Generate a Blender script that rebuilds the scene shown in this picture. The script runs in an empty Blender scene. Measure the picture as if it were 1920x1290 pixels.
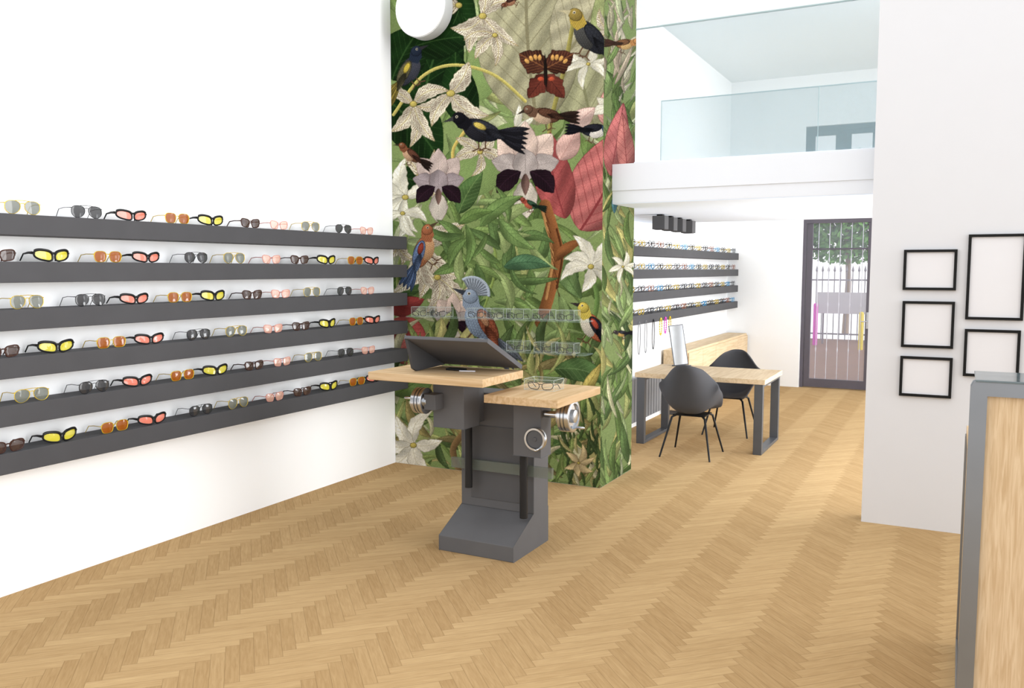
import bpy, math, random
import numpy as np
from mathutils import Vector, Matrix
random.seed(7)
sc = bpy.context.scene; C = sc.collection
sc.view_settings.view_transform = 'Standard'
sin, cos, pi, rad = math.sin, math.cos, math.pi, math.radians

# ------------------------------------------------------------------ camera
H = 1.85; TH = rad(27.6); PT = math.atan(.0875); F = 1600.0
cd = bpy.data.cameras.new('camera'); cam = bpy.data.objects.new('camera', cd); C.objects.link(cam)
cam.location = (0, 0, H); cam.rotation_euler = (pi/2-PT, 0, TH)
cd.sensor_width = 36; cd.lens = 36*F/1920; cd.clip_start = .05; cd.clip_end = 200
sc.camera = cam
def ray(px, py):
    a = px-960; d = F*cos(PT)+(645-py)*sin(PT); z = -F*sin(PT)+(645-py)*cos(PT)
    return Vector((a*cos(TH)-d*sin(TH), a*sin(TH)+d*cos(TH), z))
def onX(px, py, X): r = ray(px, py); return Vector((0, 0, H))+r*(X/r.x)
def onY(px, py, Y): r = ray(px, py); return Vector((0, 0, H))+r*(Y/r.y)
def onZ(px, py, Z): r = ray(px, py); return Vector((0, 0, H))+r*((Z-H)/r.z)

# ------------------------------------------------------------------ materials
def lin(c):
    r = []
    for v in c[:3]:
        v = v/255.0
        r.append(v/12.92 if v <= .04045 else ((v+.055)/1.055)**2.4)
    return (r[0], r[1], r[2], 1)
def newmat(name):
    m = bpy.data.materials.new(name); m.use_nodes = True
    return m, m.node_tree, m.node_tree.nodes['Principled BSDF']
def mat(name, col, rough=.6, metal=0, spec=.25, vary=.04, scale=6):
    m, nt, b = newmat(name)
    b.inputs['Roughness'].default_value = rough; b.inputs['Metallic'].default_value = metal
    b.inputs['Specular IOR Level'].default_value = spec
    n = nt.nodes.new('ShaderNodeTexNoise'); n.inputs['Scale'].default_value = scale
    tc = nt.nodes.new('ShaderNodeTexCoord'); nt.links.new(tc.outputs['Object'], n.inputs['Vector'])
    r = nt.nodes.new('ShaderNodeValToRGB'); L = lin(col)
    r.color_ramp.elements[0].position = .3; r.color_ramp.elements[1].position = .7
    r.color_ramp.elements[0].color = tuple(x*(1-vary) for x in L[:3])+(1,)
    r.color_ramp.elements[1].color = tuple(min(1, x*(1+vary)) for x in L[:3])+(1,)
    nt.links.new(n.outputs['Fac'], r.inputs['Fac']); nt.links.new(r.outputs['Color'], b.inputs['Base Color'])
    return m
def clear(name, col, opac, rough=.05):
    m, nt, b = newmat(name)
    b.inputs['Base Color'].default_value = lin(col); b.inputs['Roughness'].default_value = rough
    t = nt.nodes.new('ShaderNodeBsdfTransparent'); mx = nt.nodes.new('ShaderNodeMixShader')
    t.inputs['Color'].default_value = (1, 1, 1, 1)
    mx.inputs['Fac'].default_value = opac
    nt.links.new(t.outputs[0], mx.inputs[1]); nt.links.new(b.outputs[0], mx.inputs[2])
    nt.links.new(mx.outputs[0], nt.nodes['Material Output'].inputs['Surface'])
    return m
def wood(name, c1, c2, axis=0, fine=22):
    m, nt, b = newmat(name); b.inputs['Roughness'].default_value = .6; b.inputs['Specular IOR Level'].default_value = .15
    tc = nt.nodes.new('ShaderNodeTexCoord'); mp = nt.nodes.new('ShaderNodeMapping')
    s = [fine, fine, fine]; s[axis] = fine*.06; mp.inputs['Scale'].default_value = s
    n = nt.nodes.new('ShaderNodeTexNoise'); n.inputs['Scale'].default_value = 1.6; n.inputs['Detail'].default_value = 7; n.inputs['Distortion'].default_value = .8
    r = nt.nodes.new('ShaderNodeValToRGB'); r.color_ramp.elements[0].position = .34; r.color_ramp.elements[1].position = .64
    r.color_ramp.elements[0].color = lin(c2); r.color_ramp.elements[1].color = lin(c1)
    nt.links.new(tc.outputs['Object'], mp.inputs['Vector']); nt.links.new(mp.outputs[0], n.inputs['Vector'])
    nt.links.new(n.outputs['Fac'], r.inputs['Fac']); nt.links.new(r.outputs[0], b.inputs['Base Color'])
    return m
def floor_mat():
    m, nt, b = newmat('herringbone_oak'); b.inputs['Roughness'].default_value = .95; b.inputs['Specular IOR Level'].default_value = .02
    def N(op, a, c=None):
        n = nt.nodes.new('ShaderNodeMath'); n.operation = op
        for k, v in enumerate((a, c)):
            if v is None: continue
            if isinstance(v, (int, float)): n.inputs[k].default_value = v
            else: nt.links.new(v, n.inputs[k])
        return n.outputs[0]
    tc = nt.nodes.new('ShaderNodeTexCoord'); sp = nt.nodes.new('ShaderNodeSeparateXYZ'); nt.links.new(tc.outputs['Object'], sp.inputs[0])
    x, y = sp.outputs[0], sp.outputs[1]; w = .066; n = 6; k = 1/(math.sqrt(2)*w)
    u = N('MULTIPLY', N('ADD', x, y), k); v = N('MULTIPLY', N('SUBTRACT', y, x), k)
    i = N('FLOOR', u); j = N('FLOOR', v); fu = N('SUBTRACT', u, i); fv = N('SUBTRACT', v, j)
    kk = N('FLOORED_MODULO', N('ADD', N('SUBTRACT', i, j), .01), 2*n); kk = N('FLOOR', kk)
    h = N('LESS_THAN', kk, n-.5); k2 = N('SUBTRACT', 2*n-1, kk)
    def mix(a, c): return N('ADD', c, N('MULTIPLY', h, N('SUBTRACT', a, c)))
    along = mix(N('ADD', fu, kk), N('ADD', fv, k2)); across = mix(fv, fu)
    idx = mix(N('SUBTRACT', i, kk), N('ADD', i, 100.37)); idy = mix(j, N('SUBTRACT', j, k2))
    cb = nt.nodes.new('ShaderNodeCombineXYZ'); nt.links.new(idx, cb.inputs[0]); nt.links.new(idy, cb.inputs[1])
    wn = nt.nodes.new('ShaderNodeTexWhiteNoise'); wn.noise_dimensions = '3D'; nt.links.new(cb.outputs[0], wn.inputs['Vector'])
    rnd = wn.outputs['Value']
    cg = nt.nodes.new('ShaderNodeCombineXYZ')
    nt.links.new(N('ADD', N('MULTIPLY', along, .45), N('MULTIPLY', rnd, 60)), cg.inputs[0])
    nt.links.new(N('MULTIPLY', across, 5.0), cg.inputs[1]); nt.links.new(N('MULTIPLY', rnd, 37), cg.inputs[2])
    gn = nt.nodes.new('ShaderNodeTexNoise'); gn.inputs['Scale'].default_value = 1.3; gn.inputs['Detail'].default_value = 6; gn.inputs['Distortion'].default_value = .6
    nt.links.new(cg.outputs[0], gn.inputs['Vector'])
    t = N('ADD', N('MULTIPLY', rnd, .17), N('MULTIPLY', gn.outputs['Fac'], .70))
    t = N('ADD', N('ADD', t, .03), N('MULTIPLY', N('SUBTRACT', h, .5), .19))
    r = nt.nodes.new('ShaderNodeValToRGB'); nt.links.new(t, r.inputs['Fac'])
    r.color_ramp.elements[0].position = .2; r.color_ramp.elements[0].color = lin((167, 136, 95))
    r.color_ramp.elements[1].position = .8; r.color_ramp.elements[1].color = lin((198, 168, 124))
    e = N('MINIMUM', N('MINIMUM', across, N('SUBTRACT', 1, across)), N('MINIMUM', along, N('SUBTRACT', n, along)))
    ed = N('LESS_THAN', e, .025)
    mx = nt.nodes.new('ShaderNodeMix'); mx.data_type = 'RGBA'; nt.links.new(N('MULTIPLY', ed, .38), mx.inputs[0])
    nt.links.new(r.outputs[0], mx.inputs[6]); mx.inputs[7].default_value = lin((112, 88, 58))
    nt.links.new(mx.outputs[2], b.inputs['Base Color'])
    return m
M = {}
M['white'] = mat('white_plaster', (250, 252, 254), .9, vary=.004)
M['soft'] = mat('pale_grey_plaster', (217, 218, 221), .9, vary=.004)
M['mezz'] = mat('mezzanine_white', (232, 236, 242), .9, vary=.004)
M['soffit'] = mat('soffit_bounce_tint', (230, 240, 255), .9, vary=.004)  # bluish colour set to cancel warm light bounced off the floor
M['ceil'] = mat('ceiling_pale', (228, 234, 237), .9, vary=.004)
M['shelf'] = mat('anthracite_shelf', (70, 70, 73), .65)
M['iron'] = mat('anthracite_cast', (96, 96, 98), .6)
M['iron2'] = mat('dark_cast', (86, 86, 88), .6)
M['rod'] = mat('black_rod', (34, 34, 35), .4)
M['black'] = mat('black_plastic', (22, 22, 23), .4)
M['pframe'] = mat('black_picture_frame', (10, 10, 10), .6)
M['paper'] = mat('blank_paper', (226, 226, 229), .9, vary=.004)
M['chrome'] = mat('chrome', (196, 199, 203), .25, 1.0, .5)
M['steel'] = mat('brushed_steel', (132, 136, 141), .38, .75, .5)
M['leg'] = mat('dark_leg_metal', (92, 94, 98), .4, .4)
M['rad'] = mat('radiator_grey', (128, 129, 132), .5)
M['gold'] = mat('gold_wire', (206, 176, 40), .35, .35)
M['pinkf'] = mat('rose_frame', (206, 140, 130), .4)
M['tort'] = mat('tortoise_frame', (62, 36, 28), .4, vary=.3, scale=60)
M['blue'] = mat('blue_frame', (60, 150, 200), .4)
M['rust'] = mat('rust_frame', (150, 90, 60), .4)
M['l_grey'] = clear('grey_lens', (104, 108, 100), .88)
M['l_dark'] = clear('dark_lens', (46, 46, 48), .93)
M['l_pink'] = clear('salmon_lens', (222, 126, 106), .9)
M['l_brown'] = clear('amber_lens', (146, 78, 16), .93)
M['l_yel'] = clear('yellow_lens', (206, 196, 62), .9)
M['l_tort'] = clear('brown_lens', (66, 48, 42), .9)
M['l_rose'] = clear('rose_lens', (222, 172, 150), .65)
M['glass'] = clear('balustrade_glass', (150, 174, 178), .24)
M['gedge'] = mat('glass_edge', (168, 188, 190), .3)
M['acryl'] = clear('clear_acrylic', (215, 224, 220), .035)
M['acsh'] = clear('clear_acrylic_shelf', (196, 220, 216), .12)
M['acry2'] = clear('clear_acrylic_bar', (120, 128, 120), .5)
M['pane'] = clear('door_glass', (190, 190, 208), .13)
M['edge'] = mat('acrylic_edge', (200, 210, 206), .3)
M['wood'] = wood('oak_board_x', (210, 183, 146), (188, 156, 114), 0)
M['woody'] = wood('oak_board_y', (210, 183, 146), (188, 156, 114), 1)
M['pale'] = wood('pale_oak_board', (220, 198, 165), (202, 176, 140), 1)
M['oakz'] = wood('pale_oak_panel', (212, 188, 154), (191, 163, 126), 2, 60)
M['seat'] = mat('charcoal_shell', (72, 72, 75), .75)
M['mirror'] = mat('mirror_glass', (225, 228, 230), .08, 1.0, .5)
M['dframe'] = mat('door_frame_grey', (96, 92, 101), .5)
M['wframe'] = mat('window_frame_grey', (72, 67, 79), .5)
M['bar'] = mat('white_bar', (222, 222, 229), .5)
M['fence'] = mat('iron_fence', (132, 131, 137), .5)
M['deck'] = wood('deck_boards', (140, 113, 100), (110, 88, 77), 0, 10)
M['leaf'] = mat('tree_leaf', (98, 144, 74), .7, vary=.5, scale=3)
M['bark'] = mat('bark', (130, 116, 102), .9)
M['lamp'] = mat('opal_white', (250, 250, 250), .5, vary=.003)
M['yel'] = mat('yellow_paint', (214, 194, 70), .5)
M['mag'] = mat('magenta_paint', (206, 84, 184), .5)
M['board'] = mat('grey_board', (190, 190, 195), .7)

# ------------------------------------------------------------------ mesh helpers
kids = {}
def origin(o):
    v = Vector((0, 0, 0))
    while o: v += o.location; o = o.parent
    return v
class MB:
    def __init__(s): s.v = []; s.f = []
    def add(s, vs, fs):
        b = len(s.v); s.v += [Vector(p) for p in vs]; s.f += [tuple(b+i for i in f) for f in fs]; return s
    def box(s, x0, x1, y0, y1, z0, z1):
        return s.add([(x0, y0, z0), (x1, y0, z0), (x1, y1, z0), (x0, y1, z0), (x0, y0, z1), (x1, y0, z1), (x1, y1, z1), (x0, y1, z1)],
                     [(0, 3, 2, 1), (4, 5, 6, 7), (0, 1, 5, 4), (1, 2, 6, 5), (2, 3, 7, 6), (3, 0, 4, 7)])
    def prism(s, pts, axis, a, b):          # axis x: pts=(y,z); y: (x,z); z: (x,y)
        n = len(pts)
        def P(p, t): return {'x': (t, p[0], p[1]), 'y': (p[0], t, p[1]), 'z': (p[0], p[1], t)}[axis]
        return s.add([P(p, a) for p in pts]+[P(p, b) for p in pts],
                     [tuple(range(n)), tuple(range(2*n-1, n-1, -1))]+[(i, (i+1) % n, n+(i+1) % n, n+i) for i in range(n)])
    def tube(s, pts, r, n=8, closed=False):
        P = [Vector(p) for p in pts]; m = len(P); vs = []; nrm = None
        for i in range(m):
            if closed: t = P[(i+1) % m]-P[i-1]
            else: t = P[min(i+1, m-1)]-P[max(i-1, 0)]
            t.normalize()
            if nrm is None:
                nrm = t.orthogonal().normalized()
                if closed: nrm = t.cross(Vector((.01, 1, .02))).normalized()
            else:
                nrm = (nrm-t*nrm.dot(t)).normalized()
            bn = t.cross(nrm); rr = r[i] if isinstance(r, (list, tuple)) else r
            for k in range(n):
                a = 2*pi*k/n; vs.append(P[i]+(nrm*cos(a)+bn*sin(a))*rr)
        fs = []
        for i in range(m if closed else m-1):
            j = (i+1) % m
            for k in range(n): fs.append((i*n+k, i*n+(k+1) % n, j*n+(k+1) % n, j*n+k))
        if not closed: fs += [tuple(range(n-1, -1, -1)), tuple((m-1)*n+k for k in range(n))]
        return s.add(vs, fs)
    def lathe(s, prof, o, axis, n=28):
        ax = Vector(axis).normalized(); e1 = ax.orthogonal().normalized(); e2 = ax.cross(e1); o = Vector(o); vs = []; fs = []
        for r, h in prof:
            for k in range(n):
                a = 2*pi*k/n; vs.append(o+ax*h+(e1*cos(a)+e2*sin(a))*r)
        m = len(prof)
        for i in range(m-1):
            for k in range(n): fs.append((i*n+k, i*n+(k+1) % n, (i+1)*n+(k+1) % n, (i+1)*n+k))
        fs += [tuple(range(n-1, -1, -1)), tuple((m-1)*n+k for k in range(n))]
        return s.add(vs, fs)
    def build(s, name, m, parent=None, smooth=False, bevel=0):
        me = bpy.data.meshes.new(name); o0 = origin(parent)
        me.from_pydata([v-o0 for v in s.v], [], s.f); me.update()
        me.materials.append(m)
        if smooth:
            for p in me.polygons: p.use_smooth = True
            me.set_sharp_from_angle(angle=rad(50))
        o = bpy.data.objects.new(name, me); C.objects.link(o)
        if parent: o.parent = parent; kids.setdefault(parent.name, []).append(o)
        if bevel:
            b = o.modifiers.new('bevel', 'BEVEL'); b.width = bevel; b.segments = 2; b.limit_method = 'ANGLE'
        return o
def tag(o, label, cat, group=None):
    o['label'] = label; o['category'] = cat
    if group: o['group'] = group
    return o
def thing(name, loc, label, cat, group=None):
    o = bpy.data.objects.new(name, None); C.objects.link(o); o.location = loc; o.empty_display_size = .05
    return tag(o, label, cat, group)
def struct(o): o['kind'] = 'structure'; return o
def dup(root, loc, rz, label, group=None):
    r = root.copy(); C.objects.link(r); r.location = loc; r.rotation_euler = (0, 0, rz); r['label'] = label
    if group: r['group'] = group
    for ch in kids.get(root.name, []):
        c = ch.copy(); C.objects.link(c); c.parent = r
        for g in kids.get(ch.name, []):
            d = g.copy(); C.objects.link(d); d.parent = c
    return r
ORD = ['first', 'second', 'third', 'fourth', 'fifth', 'sixth', 'seventh', 'eighth', 'ninth', 'tenth', 'eleventh', 'twelfth', 'thirteenth', 'fourteenth', 'fifteenth']

# ------------------------------------------------------------------ room shell
LW = -4.735; FY = 6.64; CX = -2.63; CB = 7.41; BX = -3.33; BY = 13.9; TOP = 4.8
struct(MB().box(-4.95, 4.2, -1.5, BY+.25, -.1, 0).build('floor', floor_mat()))
struct(MB().box(-4.95, LW, -1.5, FY, 0, TOP).build('wall_left', M['white']))
struct(MB().box(LW-.2, CX, FY, CB, 0, TOP).build('wall_column', M['soft']))
struct(MB().box(BX-.2, BX, CB, BY+.25, 0, TOP).build('wall_back_left', M['white']))
DX0, DX1, DZ = -2.18, -1.10, 4.03
struct(MB().box(BX, DX0, BY, BY+.25, 0, TOP).box(DX0, DX1, BY, BY+.25, DZ, TOP).box(DX1, 2.0, BY, BY+.25, 0, TOP).build('wall_back', M['white']))
struct(MB().box(-.57, 4.2, FY, FY+.18, 0, TOP).build('wall_right', M['soft']))
struct(MB().box(BX, .6, CB, BY+.25, TOP, TOP+.1).build('ceiling', M['ceil']))
struct(MB().box(CX, 1.2, 6.85, CB, 2.51, 2.73).box(BX, 1.2, CB, 10.0, 2.51, 2.73)
       .box(CX, 1.2, 6.860, CB, 2.406, 2.51).box(BX, 1.2, CB, 9.98, 2.406, 2.51).build('floor_mezzanine', M['mezz']))
struct(MB().box(CX, 1.2, 6.862, CB, 2.40, 2.406).box(BX, 1.2, CB, 9.978, 2.40, 2.406).build('ceiling_soffit', M['soffit']))  # thin sheet added under the slab to carry the bounce-cancelling tint
def railing(x0, xs, x1, y, label, endedge=True):
    t = thing('glass_railing', ((x0+x1)/2, y, 2.73), label, 'railing', None)
    xsl = [x0]+xs+[x1]
    for a, b in zip(xsl[:-1], xsl[1:]):
        MB().box(a+.005, b-.005, y-.006, y+.006, 2.73, 3.82).build('glass_panel', M['glass'], t)
    e = MB().box(x0, x1, y-.007, y+.007, 3.82, 3.83)
    if endedge: e.box(x0, x0+.006, y-.007, y+.007, 2.742, 3.82)
    for a in xs: e.box(a-.003, a+.003, y-.007, y+.007, 2.742, 3.82)
    e.build('polished_edge', M['gedge'], t)
    MB().box(x0, x1, y-.014, y+.014, 2.73, 2.742).build('floor_channel', M['mezz'], t)
railing(-2.45, [], 1.1, 6.90, 'front glass balustrade on the mezzanine edge beside the mural', False)
railing(-3.2, [-1.43], 1.1, 9.92, 'rear glass balustrade on the far mezzanine edge with one visible seam')

# tall glazed door at the back and window over it
d = struct(bpy.data.objects.new('door_1', None)); C.objects.link(d); d.location = (-1.64, BY+.12, 0)
f = MB()
f.box(DX0, DX0+.05, BY+.06, BY+.16, 0, 2.62).box(DX1-.05, DX1, BY+.06, BY+.16, 0, 2.62).box(DX0+.05, DX1-.05, BY+.06, BY+.16, 2.56, 2.62)
f.box(DX0+.06, DX0+.14, BY+.08, BY+.14, .01, 2.56).box(DX1-.14, DX1-.06, BY+.08, BY+.14, .01, 2.56)
f.box(DX0+.14, DX1-.14, BY+.08, BY+.14, .01, .14).box(DX0+.14, DX1-.14, BY+.10, BY+.12, 2.15, 2.175)
f.build('door_frame', M['dframe'], d)
MB().box(DX0+.14, DX1-.14, BY+.105, BY+.115, .14, 2.56).build('pane', M['pane'], d)
for k in range(5):
    x = DX0+.14+(k+.5)*(DX1-DX0-.28)/5
    b = MB().tube([(x, BY+.15, .14), (x, BY+.15, 2.56)], .0055, 6)
    for q in range(3): b.lathe([(.004, -.05), (.012, 0), (.004, .05)], (x, BY+.15, .6+q*.7), (0, 0, 1), 8)
    b.build('grille_bar', M['bar'], d)
hb = MB().box(DX1-.13, DX1-.075, BY+.06, BY+.08, .95, 1.2).tube([(DX1-.10, BY+.06, 1.06), (DX1-.10, BY+.03, 1.06), (DX1-.20, BY+.03, 1.06)], .009, 8)
hb.build('door_handle', M['chrome'], d)
w = struct(bpy.data.objects.new('window_1', None)); C.objects.link(w); w.location = (-1.64, BY+.12, 2.7)
f = MB()
f.box(DX0, DX0+.07, BY+.06, BY+.16, 2.62, DZ).box(DX1-.07, DX1, BY+.06, BY+.16, 2.62, DZ).box(DX0+.07, DX1-.07, BY+.06, BY+.16, DZ-.07, DZ).box(DX0+.07, DX1-.07, BY+.06, BY+.16, 2.62, 2.7)
xm = (DX0+DX1)/2
f.box(xm-.05, xm+.05, BY+.07, BY+.15, 2.7, DZ-.07)
for a, b in ((DX0+.07, xm-.05), (xm+.05, DX1-.07)):
    f.box(a, a+.06, BY+.08, BY+.14, 2.7, DZ-.07).box(b-.06, b, BY+.08, BY+.14, 2.7, DZ-.07).box(a+.06, b-.06, BY+.08, BY+.14, DZ-.14, DZ-.07).box(a+.06, b-.06, BY+.08, BY+.14, 2.7, 2.77)
f.build('window_frame', M['wframe'], w)
for a, b in ((DX0+.13, xm-.11), (xm+.11, DX1-.13)):
    MB().box(a, b, BY+.105, BY+.115, 2.77, DZ-.14).build('pane', M['pane'], w)

# ------------------------------------------------------------------ courtyard beyond the door
struct(MB().box(-9, 4, BY+.25, 24.3, -.12, -.02).build('floor_courtyard', M['deck']))
fe = thing('iron_fence', (-2.7, 24.0, -.02), 'grey iron picket fence with pointed tops beyond the glass door', 'fence')
MB().box(-6, .6, 23.98, 24.02, .12, .16).build('rail', M['fence'], fe)
MB().box(-6, .6, 23.98, 24.02, 1.55, 1.59).build('rail', M['fence'], fe)
for k in range(44):
    x = -6+.075+k*.15
    b = MB().tube([(x, 24, -.02), (x, 24, 1.78)], .014, 6).lathe([(.014, 0), (.035, .04), (.004, .17)], (x, 24, 1.78), (0, 0, 1), 6)
    b.build('baluster', M['fence'], fe)
tr = thing('tree', (-3.0, 27.5, -.02), 'green leafy tree standing beyond the iron fence', 'tree')
MB().tube([(-3, 27.5, -.1), (-2.95, 27.5, 1.5), (-3.05, 27.5, 3.2)], [.10, .085, .05], 8).build('trunk', M['bark'], tr, True)
fo = MB()
for k in range(6200):
    while True:
        p = Vector((random.uniform(-1, 1), random.uniform(-1, 1), random.uniform(-1, 1)))
        if p.length < 1: break
    c = Vector((-3.0+p.x*2.2, 27.5+p.y*1.3, 3.7+p.z*1.7))
    a = Vector((random.gauss(0, 1), random.gauss(0, 1), random.gauss(0, 1))).normalized()*.11; b = a.orthogonal().normalized()*.06
    fo.add([c-a, c+b, c+a, c-b], [(0, 1, 2, 3)])
fo.build('foliage', M['leaf'], tr)
sg = thing('notice_board', (-2.7, 22.6, -.02), 'pale grey board on two posts in front of the iron fence', 'board')
MB().box(-3.15, -1.85, 22.58, 22.62, .75, 1.28).build('panel', M['board'], sg)
for x in (-3.0, -2.0): MB().box(x-.02, x+.02, 22.62, 22.66, -.02, 1.2).build('post', M['fence'], sg)
tag(MB().lathe([(.055, 0), (.055, 1.0), (.04, 1.03), (.0, 1.04)], (-3.12, 22.2, -.02), (0, 0, 1), 12).build('bollard', M['mag'], None, True), 'magenta upright post in the courtyard at the left of the board', 'post')
tag(MB().lathe([(.055, 0), (.055, .85), (.04, .88), (.0, .89)], (-1.98, 21.3, -.02), (0, 0, 1), 12).build('bollard', M['yel'], None, True), 'yellow upright post in the courtyard at the right of the board', 'post')

# ------------------------------------------------------------------ mural: the print is painted into the vertex colours of a flat, finely gridded sheet
class Canvas:
    def __init__(s, x0, x1, y0, y1, sx, sy, base):
        s.x0, s.y0, s.sx, s.sy = x0, y0, sx, sy
        s.W = int((x1-x0)*sx); s.H = int((y1-y0)*sy); s.a = np.empty((s.H, s.W, 3), np.float32); s.a[:] = base
    def reg(s, xa, xb, ya, yb):
        i0 = max(0, int((xa-s.x0)*s.sx)); i1 = min(s.W, int((xb-s.x0)*s.sx)+2); j0 = max(0, int((ya-s.y0)*s.sy)); j1 = min(s.H, int((yb-s.y0)*s.sy)+2)
        if i1 <= i0 or j1 <= j0: return None
        X, Y = np.meshgrid(s.x0+(np.arange(i0, i1)+.5)/s.sx, s.y0+(np.arange(j0, j1)+.5)/s.sy)
        return s.a[j0:j1, i0:i1], X, Y
    def put(s, v, mask, col, al=1.0):
        if np.isscalar(al): al = np.full(mask.shape, al, np.float32)
        al = (al*mask)[..., None]; v[:] = v*(1-al)+np.asarray(col, np.float32)*al
    def leaf(s, x, y, L, W, ang, col, bend=0, vein=None, out=None, nv=6, spots=None, wavy=0, shade=.12, hatch=.035, tip=.8, tipcol=None):
        c, q = cos(rad(ang)), sin(rad(ang)); ex, ey = x+L*c, y-L*q; p = W/2+abs(bend)*L+3
        g = s.reg(min(x, ex)-p, max(x, ex)+p, min(y, ey)-p, max(y, ey)+p)
        if g is None: return
        v, X, Y = g; dx = X-x; dy = y-Y; a = dx*c+dy*q; b = -dx*q+dy*c; t = np.clip(a/L, 0, 1)
        hw = W/2*np.maximum(np.sin(pi*t**tip), 0)**.85
        if wavy: hw = hw*(1+wavy*np.sin(a*.30+x)+wavy*.6*np.sin(a*.6+b*.1+y))
        dd = b-bend*L*4*t*(1-t); e = hw-np.abs(dd); m = (a > 0) & (a < L) & (e > 0)
        if not m.any(): return
        sn = dd/np.maximum(hw, .3); sh = 1+shade*np.tanh(sn*3)-.08*np.abs(sn)+.16*(t-.5)
        u = a-np.abs(dd)*1.15
        sh = sh+hatch*np.sin(u*1.9)+.09*np.sin(a*.11+b*.17+x)
        base = np.asarray(col, np.float32)
        if tipcol is not None: base = base+(np.asarray(tipcol, np.float32)-base)*(np.clip(t*1.5-.5, 0, 1)[..., None])
        s.put(v, m, base*sh[..., None])
        if spots is not None:
            asn = np.abs(sn); fr = np.mod(u/4.6+.35*np.sin(a*.3+x), 1)
            s.put(v, m & (asn > .16) & (asn < .80) & (fr < .45) & (np.mod(asn*3.1+np.floor(u/4.6)*.37, 1) < .8), spots, .88)
            s.put(v, m & (np.abs(dd) < 1), (168, 150, 100), .8)
        if vein is not None:
            P = L/(nv+.5); fr = np.abs(np.mod(u/P, 1)-.5)*P
            s.put(v, m & (fr < max(.5, W*.007)), vein, .7)
            P2 = P/3; fr = np.abs(np.mod((a+np.abs(dd)*.9)/P2, 1)-.5)*P2
            s.put(v, m & (fr < .4), vein, .2)
            s.put(v, m & (np.abs(dd) < max(.6, W*.016)), vein, .9)
        if out is not None: s.put(v, m & (e < 1.0), dim(out, .85), .55)
    def ell(s, x, y, rx, ry, rot, col, out=True, feather=0, shade=.2, n=0):
        c, q = cos(rad(rot)), sin(rad(rot)); R = max(rx, ry)+2; g = s.reg(x-R, x+R, y-R, y+R)
        if g is None: return
        v, X, Y = g; dx = X-x; dy = y-Y; a = (dx*c+dy*q)/rx; b = (-dx*q+dy*c)/ry; r = np.sqrt(a*a+b*b); m = r < 1
        sh = 1+shade*(dy*.8-dx*.5)/max(rx, ry)-.08*r*r+.03*np.sin((X*.8+Y)*1.5)
        if feather:
            k = feather; row = np.floor(b*ry/(k*.8)); ph = np.mod(a*rx/k+.5*np.mod(row, 2), 1)-.5; fy = np.mod(b*ry/(k*.8), 1)
            sh = sh-.22*(np.abs(ph*ph*2.2+fy-.8) < .16)+.04
        s.put(v, m, np.asarray(col, np.float32)*sh[..., None])
        if out: s.put(v, m & ((1-r)*min(rx, ry) < 1.0), tuple(k*.35 for k in col), .6)
    def poly(s, pts, col, out=None, hatch=0):
        xs = [p[0] for p in pts]; ys = [p[1] for p in pts]; g = s.reg(min(xs)-1, max(xs)+1, min(ys)-1, max(ys)+1)
        if g is None: return
        v, X, Y = g; m = np.zeros(X.shape, bool); n = len(pts)
        for i in range(n):
            (xa, ya), (xb, yb) = pts[i-1], pts[i]
            if ya == yb: continue
            m ^= ((ya > Y) != (yb > Y)) & (X < (xb-xa)*(Y-ya)/(yb-ya)+xa)
        s.put(v, m, np.asarray(col, np.float32)*(1+hatch*np.sin((X+Y*.6)*1.6))[..., None])
    def stroke(s, pts, w, col, shade=.2):
        n = len(pts)
        for i in range(n-1):
            (xa, ya), (xb, yb) = pts[i], pts[i+1]; wa = w[min(i, len(w)-1)] if isinstance(w, (list, tuple)) else w; R = wa/2+1
            g = s.reg(min(xa, xb)-R, max(xa, xb)+R, min(ya, yb)-R, max(ya, yb)+R)
            if g is None: continue
            v, X, Y = g; dx, dy = xb-xa, yb-ya; l2 = dx*dx+dy*dy or 1; t = np.clip(((X-xa)*dx+(Y-ya)*dy)/l2, 0, 1)
            ox = X-xa-t*dx; oy = Y-ya-t*dy; r = np.sqrt(ox*ox+oy*oy); sd = (ox*dy-oy*dx)/math.sqrt(l2)/(wa/2)
            s.put(v, r < wa/2, np.asarray(col, np.float32)*(1+shade*np.clip(sd, -1, 1))[..., None])
    def curve(s, pts, w, col, n=8, shade=.2):
        out = []; P = [pts[0]]+list(pts)+[pts[-1]]
        for i in range(1, len(P)-2):
            for k in range(n):
                t = k/n; a, b, c, d = P[i-1], P[i], P[i+1], P[i+2]
                out.append(tuple(.5*((2*b[q])+(-a[q]+c[q])*t+(2*a[q]-5*b[q]+4*c[q]-d[q])*t*t+(-a[q]+3*b[q]-3*c[q]+d[q])*t**3) for q in (0, 1)))
        out.append(pts[-1]); s.stroke(out, w, col, shade)
    def flower(s, x, y, R, angs, col, out, spots=None, W=.34, vein=None, core=(196, 178, 90), wavy=.06):
        for a in angs:
            s.leaf(x, y, R*random.uniform(.82, 1.15), R*W*random.uniform(.85, 1.15), a, col, random.choice((-1, 1))*random.uniform(.05, .22), vein, out, 7, spots, wavy, .05, .01)
        s.ell(x, y, R*.10, R*.08, 0, core)
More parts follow.
